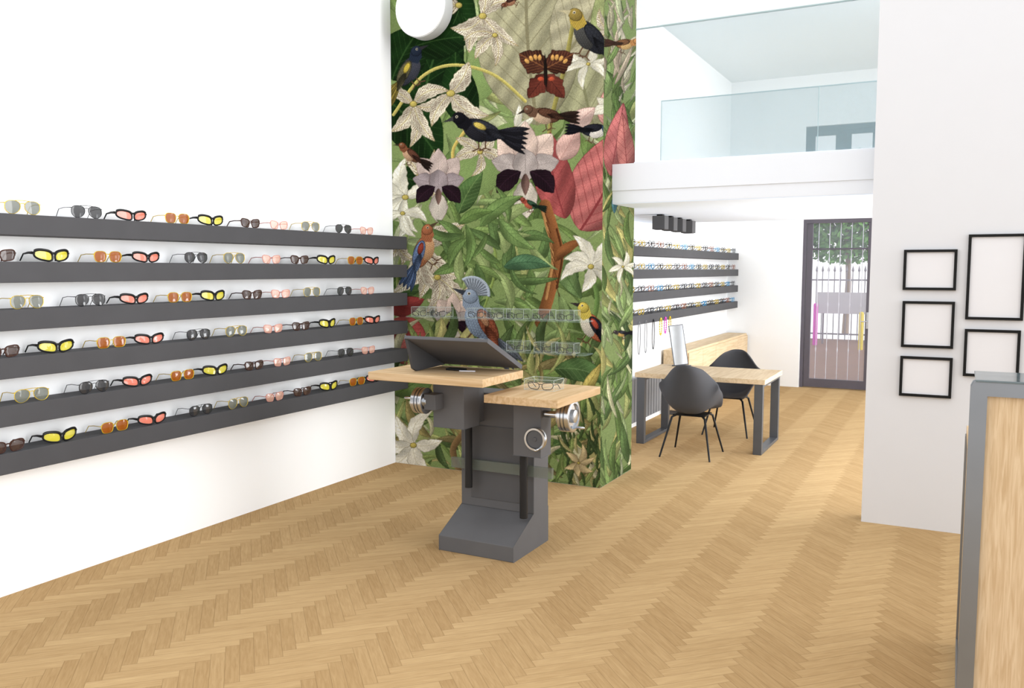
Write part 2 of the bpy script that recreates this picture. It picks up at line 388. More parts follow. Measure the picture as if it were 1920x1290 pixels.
    def orchid(s, x, y, r, pk, gr, dk, cr):
        o = (120, 92, 90)
        for an, L, W, c in ((128, 78, 52, pk), (52, 78, 52, pk), (90, 84, 46, pk), (168, 62, 40, gr), (12, 62, 40, gr)):
            s.leaf(x, y, L*r, W*r, an, c, 0, dim(c, .84), o, 12, None, .03, .04, .01, .95)
        s.leaf(x, y-34*r, 62*r, 46*r, -90, gr, 0, dim(gr, .85), o, 12, None, .03, .05, .01, .8)
        for sg in (-1, 1): s.leaf(x+sg*8*r, y+6*r, 58*r, 36*r, -90+sg*48, dk, sg*.1, dim(dk, 1.6), dim(dk, .6), 8, None, .04, .05, .02, 1.0)
        s.leaf(x, y+18*r, 74*r, 44*r, -90, cr, 0, dim(cr, .86), o, 12, None, .03, .05, .01, .95)
        s.leaf(x, y+10*r, 40*r, 15*r, -90, (110, 84, 76), 0, None, None)
    def bird(s, x, y, S, rot, flip, body, head, belly, wing, tail, beak=(60, 50, 40), crest=None, bar=None, ntail=4, tl=1.0, throat=None):
        c, q = cos(rad(rot)), sin(rad(rot))
        def T(a, b): X = a*c-b*q; Y = a*q+b*c; return (x+S*flip*X, y-S*Y)
        def E(a, b, rx, ry, ro, col, f=0, out=True):
            p = T(a, b); s.ell(p[0], p[1], rx*S, ry*S, (ro+rot)*flip, col, out, f*S)
        for a in (-.03, .12): s.stroke([T(a, -.15), T(a-.03, -.42), T(a-.16, -.47)], max(1.2, S*.03), (96, 70, 52)); s.stroke([T(a-.03, -.42), T(a+.08, -.47)], max(1.1, S*.025), (96, 70, 52))
        for k in range(ntail):
            o = (k-(ntail-1)/2)*.075
            p = T(.25, -.05); p2 = T(.25+.72*tl+.03*k, -.34*tl+o*1.5); L = math.hypot(p2[0]-p[0], p2[1]-p[1]); an = math.degrees(math.atan2(p[1]-p2[1], p2[0]-p[0]))
            tc_ = tail if k % 2 else tuple(v*.72 for v in tail); s.leaf(p[0], p[1], L, S*.13, an, tc_, 0, tuple(v*.5 for v in tail), tuple(v*.4 for v in tail), 14, tip=1.6)
        E(.02, -.01, .44, .225, -24, body, .07)
        E(-.12, -.07, .29, .155, -36, belly, .055, False)
        s.poly([T(-.60, .27), T(-.54, .38), T(-.36, .40), T(-.14, .19), T(-.30, .0), T(-.48, .07)], tuple(v*.95 for v in (throat or head)), hatch=.08)
        if crest:
            for k in range(23):
                a = rad(30+k*5.6); s.stroke([T(-.45+.08*cos(a), .34+.08*sin(a)), T(-.45+.31*cos(a), .34+.31*sin(a))], max(1.2, S*.032), crest if k % 2 else tuple(v*.66 for v in crest)); e = T(-.45+.32*cos(a), .34+.32*sin(a)); s.ell(e[0], e[1], S*.026, S*.026, 0, tuple(min(255, v*1.1) for v in crest), False)
        E(-.46, .29, .15, .135, 0, head, 0)
        s.poly([T(-.58, .34), T(-.83, .22), T(-.58, .23)], beak)
        E(-.50, .32, .03, .03, 0, (236, 226, 196), 0, False); E(-.50, .32, .018, .018, 0, (10, 10, 10), 0, False)
        E(.12, .03, .34, .14, -26, wing, .085)
        for k in range(5):
            p = T(.02+k*.03, .03-k*.035); p2 = T(.46+k*.03, -.12-k*.035); L = math.hypot(p2[0]-p[0], p2[1]-p[1]); an = math.degrees(math.atan2(p[1]-p2[1], p2[0]-p[0]))
            s.leaf(p[0], p[1], L, S*.085, an, tuple(v*(.75+.08*k) for v in wing), 0, tuple(v*.45 for v in wing), tuple(v*.35 for v in wing), 8, tip=1.3)
        if bar: E(.0, .08, .16, .07, -28, bar, .05)
def dim(c, f): return tuple(min(255, v*f) for v in c)
A = Canvas(712, 1152, -215, 935, 2.0, 2.0, (132, 154, 92))
random.seed(11)
G = [(114, 140, 76), (140, 164, 100), (102, 126, 68), (160, 178, 122), (90, 114, 60), (182, 188, 146), (128, 152, 88), (150, 156, 96)]
for k in range(320):
    x, y = random.uniform(700, 1160), random.uniform(-250, 930); c = random.choice(G); L = random.uniform(50, 160)
    A.leaf(x, y, L, L*random.uniform(.09, .24), random.uniform(0, 360), c, random.uniform(-.25, .25), dim(c, .8), dim(c, .66), 9)
for x, y, rx, ry in ((740, 150, 40, 60), (960, 290, 50, 60), (880, 330, 60, 40), (900, 150, 40, 30), (1010, 460, 50, 40)):
    A.ell(x, y, rx, ry, random.uniform(0, 90), (132, 158, 92), False, 0, .04)
DK = (24, 50, 20); DV = (54, 86, 42)
for a in ((790, 215, 210, 120, 72), (735, 150, 120, 90, 60), (730, 190, 150, 100, -50), (880, 240, 150, 70, 100), (740, 330, 90, 60, -20), (800, -20, 120, 90, -40), (860, 20, 90, 70, -120), (770, 90, 120, 70, 10)):
    A.leaf(a[0], a[1], a[2], a[3], a[4], DK, .05, DV, (12, 28, 12), 8)
for a in ((740, 560, 120, 50, 40), (745, 700, 110, 50, -30), (1000, 640, 130, 40, -70), (880, 760, 120, 50, -60), (1080, 800, 110, 40, 70), (1010, 850, 100, 40, 20), (900, 700, 110, 40, 40), (860, 400, 90, 40, 60), (1075, 540, 90, 40, 100)):
    A.leaf(a[0], a[1], a[2], a[3], a[4], (76, 106, 58), .05, (120, 146, 86), (42, 60, 34), 9)
BG = (180, 174, 142); BV = (132, 126, 94)
A.leaf(1120, 260, 380, 150, 100, (168, 168, 128), .03, (126, 126, 90), (96, 96, 66), 10, shade=.04)
A.leaf(1008, 235, 350, 190, 93, (166, 162, 128), .03, BV, (100, 98, 68), 10, shade=.05)
A.leaf(1050, 120, 260, 140, 64, BG, -.05, BV, (104, 100, 70), 10, shade=.05)
A.leaf(1122, 120, 180, 46, 84, (150, 160, 106), 0, (110, 122, 76), (70, 84, 46), 9)
A.leaf(1090, 560, 170, 40, 110, (114, 142, 86), .08, (72, 98, 54), (52, 72, 40), 10)
A.curve([(738, 215), (790, 145), (850, 122), (925, 140), (985, 190)], 6, (190, 178, 94))
A.curve([(855, 330), (850, 280), (880, 230), (860, 200)], 6, (200, 176, 90))
A.curve([(1045, 330), (1030, 250), (1060, 120), (1075, 40)], 8, (146, 138, 72))
A.curve([(900, 600), (930, 500), (920, 420), (955, 380)], 5, (134, 156, 80))
A.curve([(1095, 650), (1120, 560), (1090, 470)], 9, (102, 132, 70)); A.curve([(1000, 600), (970, 700), (985, 800)], 6, (122, 140, 72))
A.curve([(760, 860), (800, 780), (860, 740)], 5, (150, 158, 82)); A.curve([(760, 640), (745, 520), (770, 420)], 5, (142, 160, 88))
RD = (190, 108, 104); RV = (136, 56, 58); RO = (110, 46, 48)
A.leaf(1088, 432, 225, 140, 64, RD, -.04, RV, RO, 10, shade=.1)
A.leaf(1060, 410, 165, 74, 100, (176, 86, 84), .05, RV, RO, 10, shade=.1)
A.leaf(735, 600, 90, 60, -40, (168, 78, 72), 0, RV, RO, 8); A.leaf(722, 650, 105, 54, -10, (194, 110, 100), 0, RV, RO, 8); A.leaf(730, 585, 70, 36, 20, (146, 60, 56), 0, RV, RO, 7)
A.leaf(1145, 240, 70, 40, 100, (206, 156, 144), 0, RV, RO, 8)
A.curve([(1022, 385), (1036, 430), (1046, 480), (1033, 540), (1014, 605)], 22, (140, 88, 50)); A.curve([(1016, 390), (1028, 440), (1036, 490), (1024, 560)], 5, (184, 134, 80), shade=.1); A.curve([(1044, 430), (1054, 480), (1044, 540)], 4, (92, 54, 30), shade=.1)
for k in range(9): A.stroke([(1022+k*2.6, 400+k*17), (1030+k*2.4, 420+k*17)], 1.4, (88, 52, 30), 0)
A.leaf(1040, 490, 70, 20, 35, (140, 88, 50), .1)
CR = (228, 221, 195); CO = (126, 106, 78); SP = (114, 86, 70)
for x, y, R, an in ((905, 30, 78, (250, 285, 320, 200, 20, 90)), (928, 66, 56, (230, 270, 190)), (845, 175, 84, (200, 240, 290, 330, 60)), (775, 195, 74, (230, 265, 300, 20, 150)), (900, 285, 56, (150, 200, 250, 330, 60)), (795, 465, 96, (235, 265, 300, 330, 30)), (785, 330, 52, (60, 130, 300)), (850, 560, 50, (180, 220, 60, 300)), (860, 10, 70, (180, 220, 130)), (745, 455, 44, (230, 280, 320)), (1150, 60, 50, (220, 260, 180, 120)), (820, 520, 70, (280, 310, 250))):
    A.flower(x, y, R, an, CR, CO, SP, .36)
WH = (236, 233, 214); WO = (136, 132, 102); WV = (196, 190, 162)
for x, y, R, an in ((1103, 120, 44, (20, 80, 150, 200, 260, 320)), (760, 370, 66, (40, 90, 130, 190, 240, 290)), (1150, 200, 44, (90, 150, 200, 250)), (965, 240, 44, (30, 80, 200, 260, 330)), (820, 715, 36, (20, 90, 160, 230, 300)), (755, 400, 50, (260, 300, 340, 200))):
    A.flower(x, y, R, an, WH, WO, None, .4, WV)
PK = (224, 198, 182)
A.leaf(1050, 300, 70, 44, 60, (214, 174, 162), 0, (184, 140, 130), (140, 98, 92), 9); A.leaf(1070, 240, 60, 36, 40, (216, 188, 175), 0, (184, 144, 136), (140, 98, 92), 9)
A.orchid(985, 315, 1.05, PK, (184, 172, 166), (36, 22, 30), (210, 200, 184))
A.orchid(822, 345, .8, (206, 186, 176), (166, 152, 154), (36, 22, 30), (206, 196, 182))
A.orchid(850, 600, .62, PK, (184, 172, 166), (36, 22, 30), (208, 198, 182))
A.leaf(1147, 185, 66, 22, 92, (178, 156, 156), 0, (146, 124, 126), (112, 90, 94), 9)
for k in range(48):
    x, y = random.uniform(865, 1010), random.uniform(415, 585); c = random.choice([(130, 158, 88), (114, 144, 80), (158, 178, 112), (98, 126, 72)])
    A.leaf(x, y, random.uniform(45, 95), random.uniform(11, 22), random.uniform(0, 360), c, random.uniform(-.2, .2), dim(c, .76), dim(c, .6), 9)
A.leaf(945, 500, 88, 30, 0, (88, 128, 90), .1, (56, 88, 62), (42, 64, 46), 9); A.leaf(900, 425, 100, 28, 35, (120, 150, 84), .1, (82, 110, 60), (58, 80, 44), 9)
A.leaf(935, 410, 90, 26, -40, (124, 154, 88), -.1, (86, 112, 62), (62, 84, 46), 9); A.leaf(860, 420, 70, 22, 20, (116, 146, 78), .1, (78, 104, 54), (58, 80, 44), 9)
for k in range(250):
    x, y = random.uniform(725, 1155), random.uniform(650, 935)
    c = random.choice([(150, 168, 96), (122, 148, 80), (172, 180, 110), (100, 122, 70), (84, 104, 62), (190, 184, 118), (132, 122, 80), (202, 198, 158), (154, 142, 88)])
    L = random.uniform(38, 110); A.leaf(x, y, L, L*random.uniform(.10, .25), random.choice((random.uniform(40, 140), random.uniform(0, 360))), c, random.uniform(-.25, .25), dim(c, .8), dim(c, .6), 9)
for k in range(60):
    x, y = random.uniform(1060, 1155), random.uniform(780, 935); c = random.choice([(148, 166, 94), (88, 112, 64), (196, 190, 124), (76, 96, 58)])
    L = random.uniform(30, 60); A.leaf(x, y, L, L*.14, random.uniform(50, 130), c, random.uniform(-.2, .2), dim(c, .75), dim(c, .58), 7)
A.leaf(1040, 692, 105, 44, -14, (84, 116, 68), .1, (120, 150, 94), (44, 64, 38), 9)
A.leaf(1090, 745, 74, 22, 60, (200, 184, 100), 0, (156, 138, 70), (110, 96, 50)); A.leaf(740, 740, 100, 50, 30, (112, 140, 78), 0, (80, 108, 58), (54, 76, 42), 9)
A.flower(775, 835, 66, (10, 60, 120, 170, 215, 300), (236, 232, 216), WO, None, .42, WV)
A.flower(1085, 868, 32, (20, 80, 140, 200, 270, 330), (206, 186, 138), (126, 100, 68), None, .4)
A.flower(1108, 500, 62, (15, 60, 120, 165, 205, 250, 300, 345), (236, 232, 214), WO, None, .40, WV)
A.curve([(860, 880), (850, 840), (880, 800)], 12, (126, 100, 66))
# butterfly
for sg in (-1, 1):
    A.leaf(1024, 128, 58, 46, 90-sg*62, (70, 40, 32), 0, (150, 96, 58), (32, 20, 16), 7, wavy=.08)
    A.leaf(1024, 140, 56, 34, -90+sg*38, (114, 54, 42), 0, (66, 34, 28), (40, 22, 18), 6, wavy=.1)
    for k in range(4): A.ell(1024+sg*(12+k*8), 108-k*2+k*k*1.4, 3.4, 5.4, -sg*15*k, (214, 160, 84), False)
    A.ell(1024+sg*10, 148, 6, 4, 0, (196, 84, 56), False)
A.leaf(1024, 165, 66, 7, 92, (34, 26, 22))
# birds
BK = (40, 42, 50)
A.bird(1106, 68, 90, -24, 1, (46, 48, 54), (150, 128, 62), (74, 74, 72), (46, 48, 54), (34, 34, 40), (186, 176, 138), throat=(186, 158, 66))
A.bird(766, 132, 72, -36, -1, (62, 64, 74), (40, 50, 68), (66, 68, 78), (100, 96, 70), (170, 150, 66), (52, 52, 56), bar=(206, 182, 70))
A.bird(900, 243, 84, 4, 1, BK, (26, 26, 32), (40, 40, 46), (52, 54, 62), (46, 46, 54), (60, 60, 60), bar=(214, 190, 90), ntail=6)
A.bird(1022, 216, 62, 14, 1, (114, 78, 58), (110, 80, 62), (194, 166, 136), (96, 64, 48), (68, 50, 42))
A.bird(1116, 244, 54, 20, -1, (48, 50, 58), (56, 72, 98), (220, 214, 204), (42, 44, 52), (36, 36, 46), (194, 160, 70))
A.bird(770, 290, 44, -14, 1, (122, 80, 56), (138, 84, 56), (194, 156, 122), (102, 64, 48), (68, 50, 42))
A.bird(994, 383, 32, 0, 1, (72, 108, 78), (164, 74, 58), (190, 94, 70), (60, 90, 68), (58, 82, 66))
A.bird(793, 470, 74, -46, -1, (188, 122, 82), (174, 106, 70), (206, 158, 112), (108, 132, 174), (100, 126, 172), (88, 72, 54), bar=(162, 70, 54))
A.bird(903, 605, 100, -34, 1, (132, 150, 174), (146, 162, 182), (140, 158, 182), (158, 86, 60), (116, 124, 138), (64, 68, 78), crest=(172, 184, 198), bar=(206, 150, 110))
A.bird(1112, 612, 74, -30, 1, (196, 108, 72), (216, 192, 82), (218, 210, 192), (42, 44, 54), (48, 52, 66), (58, 50, 50), bar=(202, 84, 64))
A.bird(1165, 70, 40, 60, 1, (150, 98, 60), (186, 120, 70), (200, 158, 100), (114, 76, 54), (96, 64, 48))
A.bird(958, 2, 30, 60, 1, (98, 64, 52), (120, 74, 54), (160, 112, 84), (78, 52, 44), (68, 46, 40))
# side of the column
B = Canvas(1126, 1200, -230, 935, 5.0, 2.0, (128, 146, 90))
for k in range(320):
    x, y = random.uniform(1126, 1200), random.uniform(-260, 940)
    c = random.choice(G if y < 400 else G+[(190, 184, 112), (76, 96, 58), (202, 200, 156), (94, 118, 68)])
    if y < 240 and random.random() < .6: c = random.choice([(206, 198, 170), (190, 172, 146), (176, 170, 138)])
    L = random.uniform(30, 100); B.leaf(x, y, L, L*random.uniform(.08, .22), random.uniform(50, 130), c, random.uniform(-.2, .2), dim(c, .76), dim(c, .56), 8)
B.leaf(1145, 330, 140, 46, 80, RD, 0, RV, RO, 9); B.leaf(1178, 340, 130, 34, 95, (196, 118, 108), 0, RV, RO, 9)
B.bird(1172, 82, 40, 20, -1, (166, 112, 64), (188, 130, 74), (204, 164, 104), (130, 88, 56), (110, 70, 52))
B.flower(1168, 500, 30, (20, 80, 140, 200, 260, 320), WH, WO, None, .36, WV)
B.bird(1166, 625, 24, 20, 1, (50, 54, 62), (66, 58, 58), (188, 150, 80), (56, 58, 66), (48, 48, 56))
B.leaf(1152, 400, 50, 14, 60, (90, 140, 150), .2, (60, 100, 110), (40, 70, 80))
def project(P):
    d = P-np.array([0, 0, H]); cx = d[:, 0]*cos(TH)+d[:, 1]*sin(TH); fh = -d[:, 0]*sin(TH)+d[:, 1]*cos(TH)
    f_ = fh*cos(PT)-d[:, 2]*sin(PT); u_ = fh*sin(PT)+d[:, 2]*cos(PT); return 960+F*cx/f_, 645-F*u_/f_
def sheet(cv, P, nx, ny):
    px, py = project(P); i = (px-cv.x0)*cv.sx-.5; j = (py-cv.y0)*cv.sy-.5
    acc = np.zeros((len(P), 3), np.float32)
    for oi in (-.5, .5):                                   # small box filter
        for oj in (-.5, .5):
            ii = np.clip(np.round(i+oi*1.0).astype(int), 0, cv.W-1); jj = np.clip(np.round(j+oj*1.0).astype(int), 0, cv.H-1); acc += cv.a[jj, ii]
    acc = np.clip(acc/4, 0, 255)/255
    g = acc.mean(1, keepdims=True); acc = g+(acc-g)*.88
    rn = np.random.RandomState(3).rand(len(P), 1).astype(np.float32); acc = np.clip((acc-.5)*1.06+.5, 0, 1)*(.90+.20*rn)
    acc = np.clip(acc, 0, 1)
    linr = np.where(acc <= .04045, acc/12.92, ((acc+.055)/1.055)**2.4)
    k = np.arange(nx*ny).reshape(ny, nx); fs = np.stack([k[:-1, :-1], k[:-1, 1:], k[1:, 1:], k[1:, :-1]], -1).reshape(-1, 4)
    return linr, fs
nx, ny = 460, 1040
ga, gb = np.meshgrid(np.linspace(LW+.002, CX+.002, nx), np.linspace(.002, TOP-.005, ny))
P1 = np.stack([ga.ravel(), np.full(ga.size, FY-.002), gb.ravel()], -1); c1_, f1 = sheet(A, P1, nx, ny)
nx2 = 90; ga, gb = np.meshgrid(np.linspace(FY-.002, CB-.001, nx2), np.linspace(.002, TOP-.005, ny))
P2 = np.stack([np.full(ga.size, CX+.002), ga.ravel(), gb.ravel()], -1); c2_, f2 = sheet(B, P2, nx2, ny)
me = bpy.data.meshes.new('mural_wallpaper')
me.from_pydata(np.concatenate([P1, P2]).tolist(), [], np.concatenate([f1, f2+len(P1)]).tolist()); me.update()
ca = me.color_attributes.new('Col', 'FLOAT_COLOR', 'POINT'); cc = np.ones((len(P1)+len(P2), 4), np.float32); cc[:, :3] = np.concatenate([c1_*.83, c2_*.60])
ca.data.foreach_set('color', cc.ravel())
m, nt, b = newmat('printed_wallpaper'); b.inputs['Roughness'].default_value = .9; b.inputs['Specular IOR Level'].default_value = .05
at = nt.nodes.new('ShaderNodeAttribute'); at.attribute_name = 'Col'; nt.links.new(at.outputs['Color'], b.inputs['Base Color'])
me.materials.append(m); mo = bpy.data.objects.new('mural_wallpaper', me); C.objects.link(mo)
tag(mo, 'colourful jungle wallpaper with birds, flowers and leaves covering the column', 'wallpaper')

# ------------------------------------------------------------------ round lamp on the mural
lc = onY(791, 14, FY-.12); lt = thing('round_wall_lamp', (lc.x, FY-.002, lc.z), 'round white drum lamp mounted high on the jungle mural', 'lamp')
MB().lathe([(.25, 0), (.262, .02), (.262, .14)], (lc.x, FY-.005, lc.z), (0, -1, 0), 48).build('housing', mat('lamp_rim', (205, 208, 211), .8), lt, True)
MB().lathe([(.256, .0), (.256, .012), (.24, .02)], (lc.x, FY-.145, lc.z), (0, -1, 0), 48).build('diffuser', M['lamp'], lt, True)

# ------------------------------------------------------------------ wall shelves
BOT = [2.035, 1.777, 1.517, 1.257, .997, .737]; ST = .115
for k, z in enumerate(BOT):
    o = MB().box(LW, -4.55, 1.6, 6.60, z, z+ST).build('wall_shelf', M['shelf'], None, bevel=.003)
    tag(o, 'long anthracite shelf on the left wall, %s from the top' % ORD[k] if k < 5 else 'long anthracite shelf on the left wall, lowest of the six', 'shelf', 'shelves on the left wall')
BOT2 = [2.0, 1.745, 1.49, 1.235]
for k, z in enumerate(BOT2):
    o = MB().box(BX, BX+.185, 7.75, 13.85, z, z+.105).build('wall_shelf', M['shelf'], None, bevel=.003)
    tag(o, ['topmost', 'second from the top', 'third from the top', 'lowest'][k]+' of the dark shelves on the rear room wall behind the column', 'shelf', 'shelves in the rear room')

# ------------------------------------------------------------------ sunglasses
def outline(kind, hw, hh, n=30):
    P = []
    for k in range(n):
        t = 2*pi*k/n; c, s = cos(t), sin(t)
        if kind == 'aviator':
            x = hw*(abs(c)**.85)*math.copysign(1, c); z = hh*(abs(s)**.8)*math.copysign(1, s)
            if s < 0: x = x*(1-.28*abs(s)**2)+hw*.12*abs(s); z *= 1.2
            else: z *= .85
        elif kind == 'square':
            x = hw*abs(c)**.66*math.copysign(1, c); z = hh*abs(s)**.66*math.copysign(1, s)
            if s < 0: x *= .93
        elif kind == 'sport':
            x = hw*abs(c)**.72*math.copysign(1, c); z = hh*abs(s)**.72*math.copysign(1, s)*(1-.12*c)+.17*x
        elif kind == 'way':
            x = hw*abs(c)**.55*math.copysign(1, c); z = hh*abs(s)**.6*math.copysign(1, s)+.10*x
            if s < 0: x *= .88
        else: x = hw*c; z = hh*s
        P.append((x, z))
    return P
def glasses(name, kind, hw, hh, r, fm, lm, label, wrap=.0, tr=None, gap=.011):
    t = thing(name, (0, 0, 0), label, 'sunglasses'); O = outline(kind, hw, hh); z0 = -min(p[1] for p in O)+r; cx = hw+gap
    Y = lambda x: wrap*x*x
    fr = MB()
    for s in (-1, 1): fr.tube([(s*(cx+x), Y(cx+x), z0+z) for x, z in O], r, 7, True)
    zb = z0+hh*.35
    fr.tube([(-gap-.004, 0, zb), (-gap*.5, -.003, zb+.004), (gap*.5, -.003, zb+.004), (gap+.004, 0, zb)], r*1.05, 7)
    if kind == 'aviator': fr.tube([(-cx*.75, -.001, z0+hh*.86), (0, -.004, z0+hh*.92), (cx*.75, -.001, z0+hh*.86)], r*.9, 6)
    if kind == 'sport':
        top = sorted([(x, z) for x, z in O if z > .17*x+hh*.3])
        for s in (-1, 1): fr.tube([(s*(cx+x), Y(cx+x)-.001, z0+z+r*.5) for x, z in top], [r*1.4]*len(top), 7)
    xo = cx+hw; zt = z0+hh*.45 if kind != 'sport' else z0+.17*hw+hh*.2
    for s in (-1, 1): fr.tube([(s*(xo-.006), Y(xo-.006), zt), (s*(xo+.006), Y(xo)+.006, zt)], r*1.3, 6)
    fr.build('frame', fm, t, True)
    for s in (-1, 1):
        ln = MB(); pts = [(s*(cx+x*.98), Y(cx+x)+.001-.004*(1-(x/hw)**2), z0+z*.98) for x, z in O]
        c = (s*cx, Y(cx)-.007, z0); n = len(pts)
        ln.add([c]+pts, [(0, 1+k, 1+(k+1) % n) for k in range(n)]); ln.build('lens', lm, t, True)
    tr = tr or r*1.1
    for s in (-1, 1):
        x = s*(xo+.006); y0 = Y(xo); e = .6 if kind == 'sport' else 1
        MB().tube([(x, y0+.004, zt), (x, .06, zt+.001), (x*.985, .105, zt*.9), (x*.97, .138, tr)], [tr*1.3 if kind == 'sport' else tr, tr, tr*1.1*e, tr*e], 6).build('temple', fm, t, True)
    return t
KIND = {
 'ga': ('gold rimmed aviator sunglasses with grey lenses', dict(kind='aviator', hw=.043, hh=.035, r=.0020, fm=M['gold'], lm=M['l_grey'])),
 'ba': ('thin black aviator sunglasses with dark lenses', dict(kind='aviator', hw=.044, hh=.034, r=.0017, fm=M['black'], lm=M['l_dark'])),
 'ps': ('black wraparound sunglasses with salmon pink lenses', dict(kind='sport', hw=.048, hh=.025, r=.0054, fm=M['black'], lm=M['l_pink'], wrap=1.9, tr=.0066, gap=.008)),
 'br': ('gold square sunglasses with amber brown lenses', dict(kind='square', hw=.043, hh=.032, r=.0021, fm=M['gold'], lm=M['l_brown'])),
 'ys': ('black wraparound sunglasses with yellow lenses', dict(kind='sport', hw=.049, hh=.027, r=.0056, fm=M['black'], lm=M['l_yel'], wrap=1.9, tr=.0066, gap=.008)),
 'to': ('dark tortoiseshell sunglasses with brown lenses', dict(kind='way', hw=.041, hh=.029, r=.0036, fm=M['tort'], lm=M['l_tort'], tr=.0036)),
 'ro': ('rose framed sunglasses with pale pink lenses', dict(kind='way', hw=.041, hh=.029, r=.0025, fm=M['pinkf'], lm=M['l_rose'], tr=.0028)),
}
odd_seq = ['ga', 'ba', 'ps', 'br', 'ys', 'to', 'ro', 'ga', 'ba', 'ro']
odd_y = [2.95, 3.34, 3.66, 4.0, 4.30, 4.655, 4.95, 5.305, 5.715, 6.03]
ev_seq = ['to', 'ys', 'br', 'ps', 'ba', 'ga', 'ro', 'to', 'ys', 'br', 'ps']
ev_y = [2.80, 3.12, 3.47, 3.76, 4.146, 4.49, 4.86, 5.17, 5.51, 5.866, 6.12]
protos = {}
GX = -4.576
SHN = ['top shelf', 'second shelf from top', 'third shelf from top', 'fourth shelf from top', 'fifth shelf from top', 'lowest left shelf']
for row in range(6):
    seq, ys = (odd_seq, odd_y) if row % 2 == 0 else (ev_seq, ev_y)
    for i, (kd, y) in enumerate(zip(seq, ys)):
        desc, kw = KIND[kd]; z = BOT[row]+ST; lab = '%s, %s, %s from left' % (desc, SHN[row], ORD[i])
        loc = (GX, y, z); rz = pi/2+rad(random.uniform(-4, 4))
        if kd not in protos:
            p = glasses('sunglasses', label=lab, **kw); protos[kd] = p
            p['group'] = 'sunglasses on the left wall shelves'; p.location = loc; p.rotation_euler = (0, 0, rz)
        else: dup(protos[kd], loc, rz, lab, 'sunglasses on the left wall shelves')
def optic(kind, hw, hh, r):
    b = MB(); O = outline(kind, hw, hh, 14); z0 = -min(p[1] for p in O)+r; cx = hw+.009
    for s in (-1, 1):
        b.tube([(s*(cx+x), 0, z0+z) for x, z in O], r, 5, True)
        b.tube([(s*(cx+hw), 0, z0+hh*.4), (s*(cx+hw)*1.02, .08, z0+hh*.4), (s*(cx+hw)*.98, .135, r)], r, 5)
    b.tube([(-.012, 0, z0+hh*.4), (0, -.003, z0+hh*.5), (.012, 0, z0+hh*.4)], r, 5)
    return b
cl = [('black', M['black'], 'way'), ('gold', M['gold'], 'round'), ('blue', M['blue'], 'square'), ('rust brown', M['rust'], 'way')]
OP = {}
for row in range(4):
    for i in range(15):
        ci = [0, 1, 0, 3, 0, 1, 2, 0, 1, 0, 3, 2, 0, 1, 0][(i+row*4) % 15]; cn, cm, ck = cl[ci]
        lab = '%s thin framed eyeglasses, %s rear room shelf from top, %s from the column' % (cn, ORD[row], ORD[i])
        if ci not in OP:
            o = optic(ck, .045, .032, .0036).build('eyeglasses', cm, None, True); OP[ci] = o
        else: o = OP[ci].copy(); C.objects.link(o)
        o.location = (BX+.168, 8.85+i*.338, BOT2[row]+.105); o.rotation_euler = (0, 0, pi/2)
        tag(o, lab, 'eyeglasses', 'eyeglasses on the rear room shelves')

# ------------------------------------------------------------------ clear shelves on the mural with boxes
def acbox(x, y, z, w, dd, h, label, group=None):
    t = thing('acrylic_box', (x, y, z), label, 'box', group); e = .002
    b = MB().box(x-w/2, x+w/2, y-dd/2, y-dd/2+e, z, z+h).box(x-w/2, x+w/2, y+dd/2-e, y+dd/2, z, z+h).box(x-w/2, x-w/2+e, y-dd/2+e, y+dd/2-e, z, z+h).box(x+w/2-e, x+w/2, y-dd/2+e, y+dd/2-e, z, z+h)
    b.box(x-w/2, x+w/2, y-dd/2, y+dd/2, z+h, z+h+e)
    b.build('cover', M['acryl'], t)
    g = MB(); r_ = .0011
    for sx in (-1, 1):
        for sy in (-1, 1): g.tube([(x+sx*w/2, y+sy*dd/2, z+.001), (x+sx*w/2, y+sy*dd/2, z+h)], r_, 4)
        g.tube([(x+sx*w/2, y-dd/2, z+h), (x+sx*w/2, y+dd/2, z+h)], r_, 4); g.tube([(x+sx*w/2, y-dd/2, z+.002), (x+sx*w/2, y+dd/2, z+.002)], r_, 4)
    for sy in (-1, 1):
        g.tube([(x-w/2, y+sy*dd/2, z+h), (x+w/2, y+sy*dd/2, z+h)], r_, 4); g.tube([(x-w/2, y+sy*dd/2, z+.002), (x+w/2, y+sy*dd/2, z+.002)], r_, 4)
    g.build('edge_trim', M['edge'], t)
small = None
for row, (zz, pxs, nm) in enumerate(((1.425, (793, 828, 898, 935, 972, 1020, 1065), 'upper'), (1.150, (885, 972, 1024, 1065), 'lower'))):
    tag(MB().box(-4.46, -2.70, 6.44, 6.635, zz-.012, zz).build('clear_shelf', M['acsh'], None, bevel=.002), nm+' clear acrylic shelf fixed across the jungle mural', 'shelf', 'clear shelves on the mural')
    for i, px in enumerate(pxs):
        x = onY(px, 590, 6.53).x
        acbox(x, 6.53, zz, .165, .13, .085, 'clear acrylic box on the %s clear mural shelf, %s from left' % (nm, ORD[i]), 'acrylic boxes on the mural shelves')
        if small is None: o = small = optic('way', .034, .024, .0028).build('eyeglasses', M['black'], None, True); o.data.transform(Matrix.Scale(.78, 4, (0, 1, 0)))
        else: o = small.copy(); C.objects.link(o)
        o.location = (x, 6.475, zz); o.rotation_euler = (0, 0, 0)
        tag(o, 'black eyeglasses inside the %s acrylic box on the %s mural shelf' % (ORD[i], nm), 'eyeglasses', 'eyeglasses in the mural boxes')

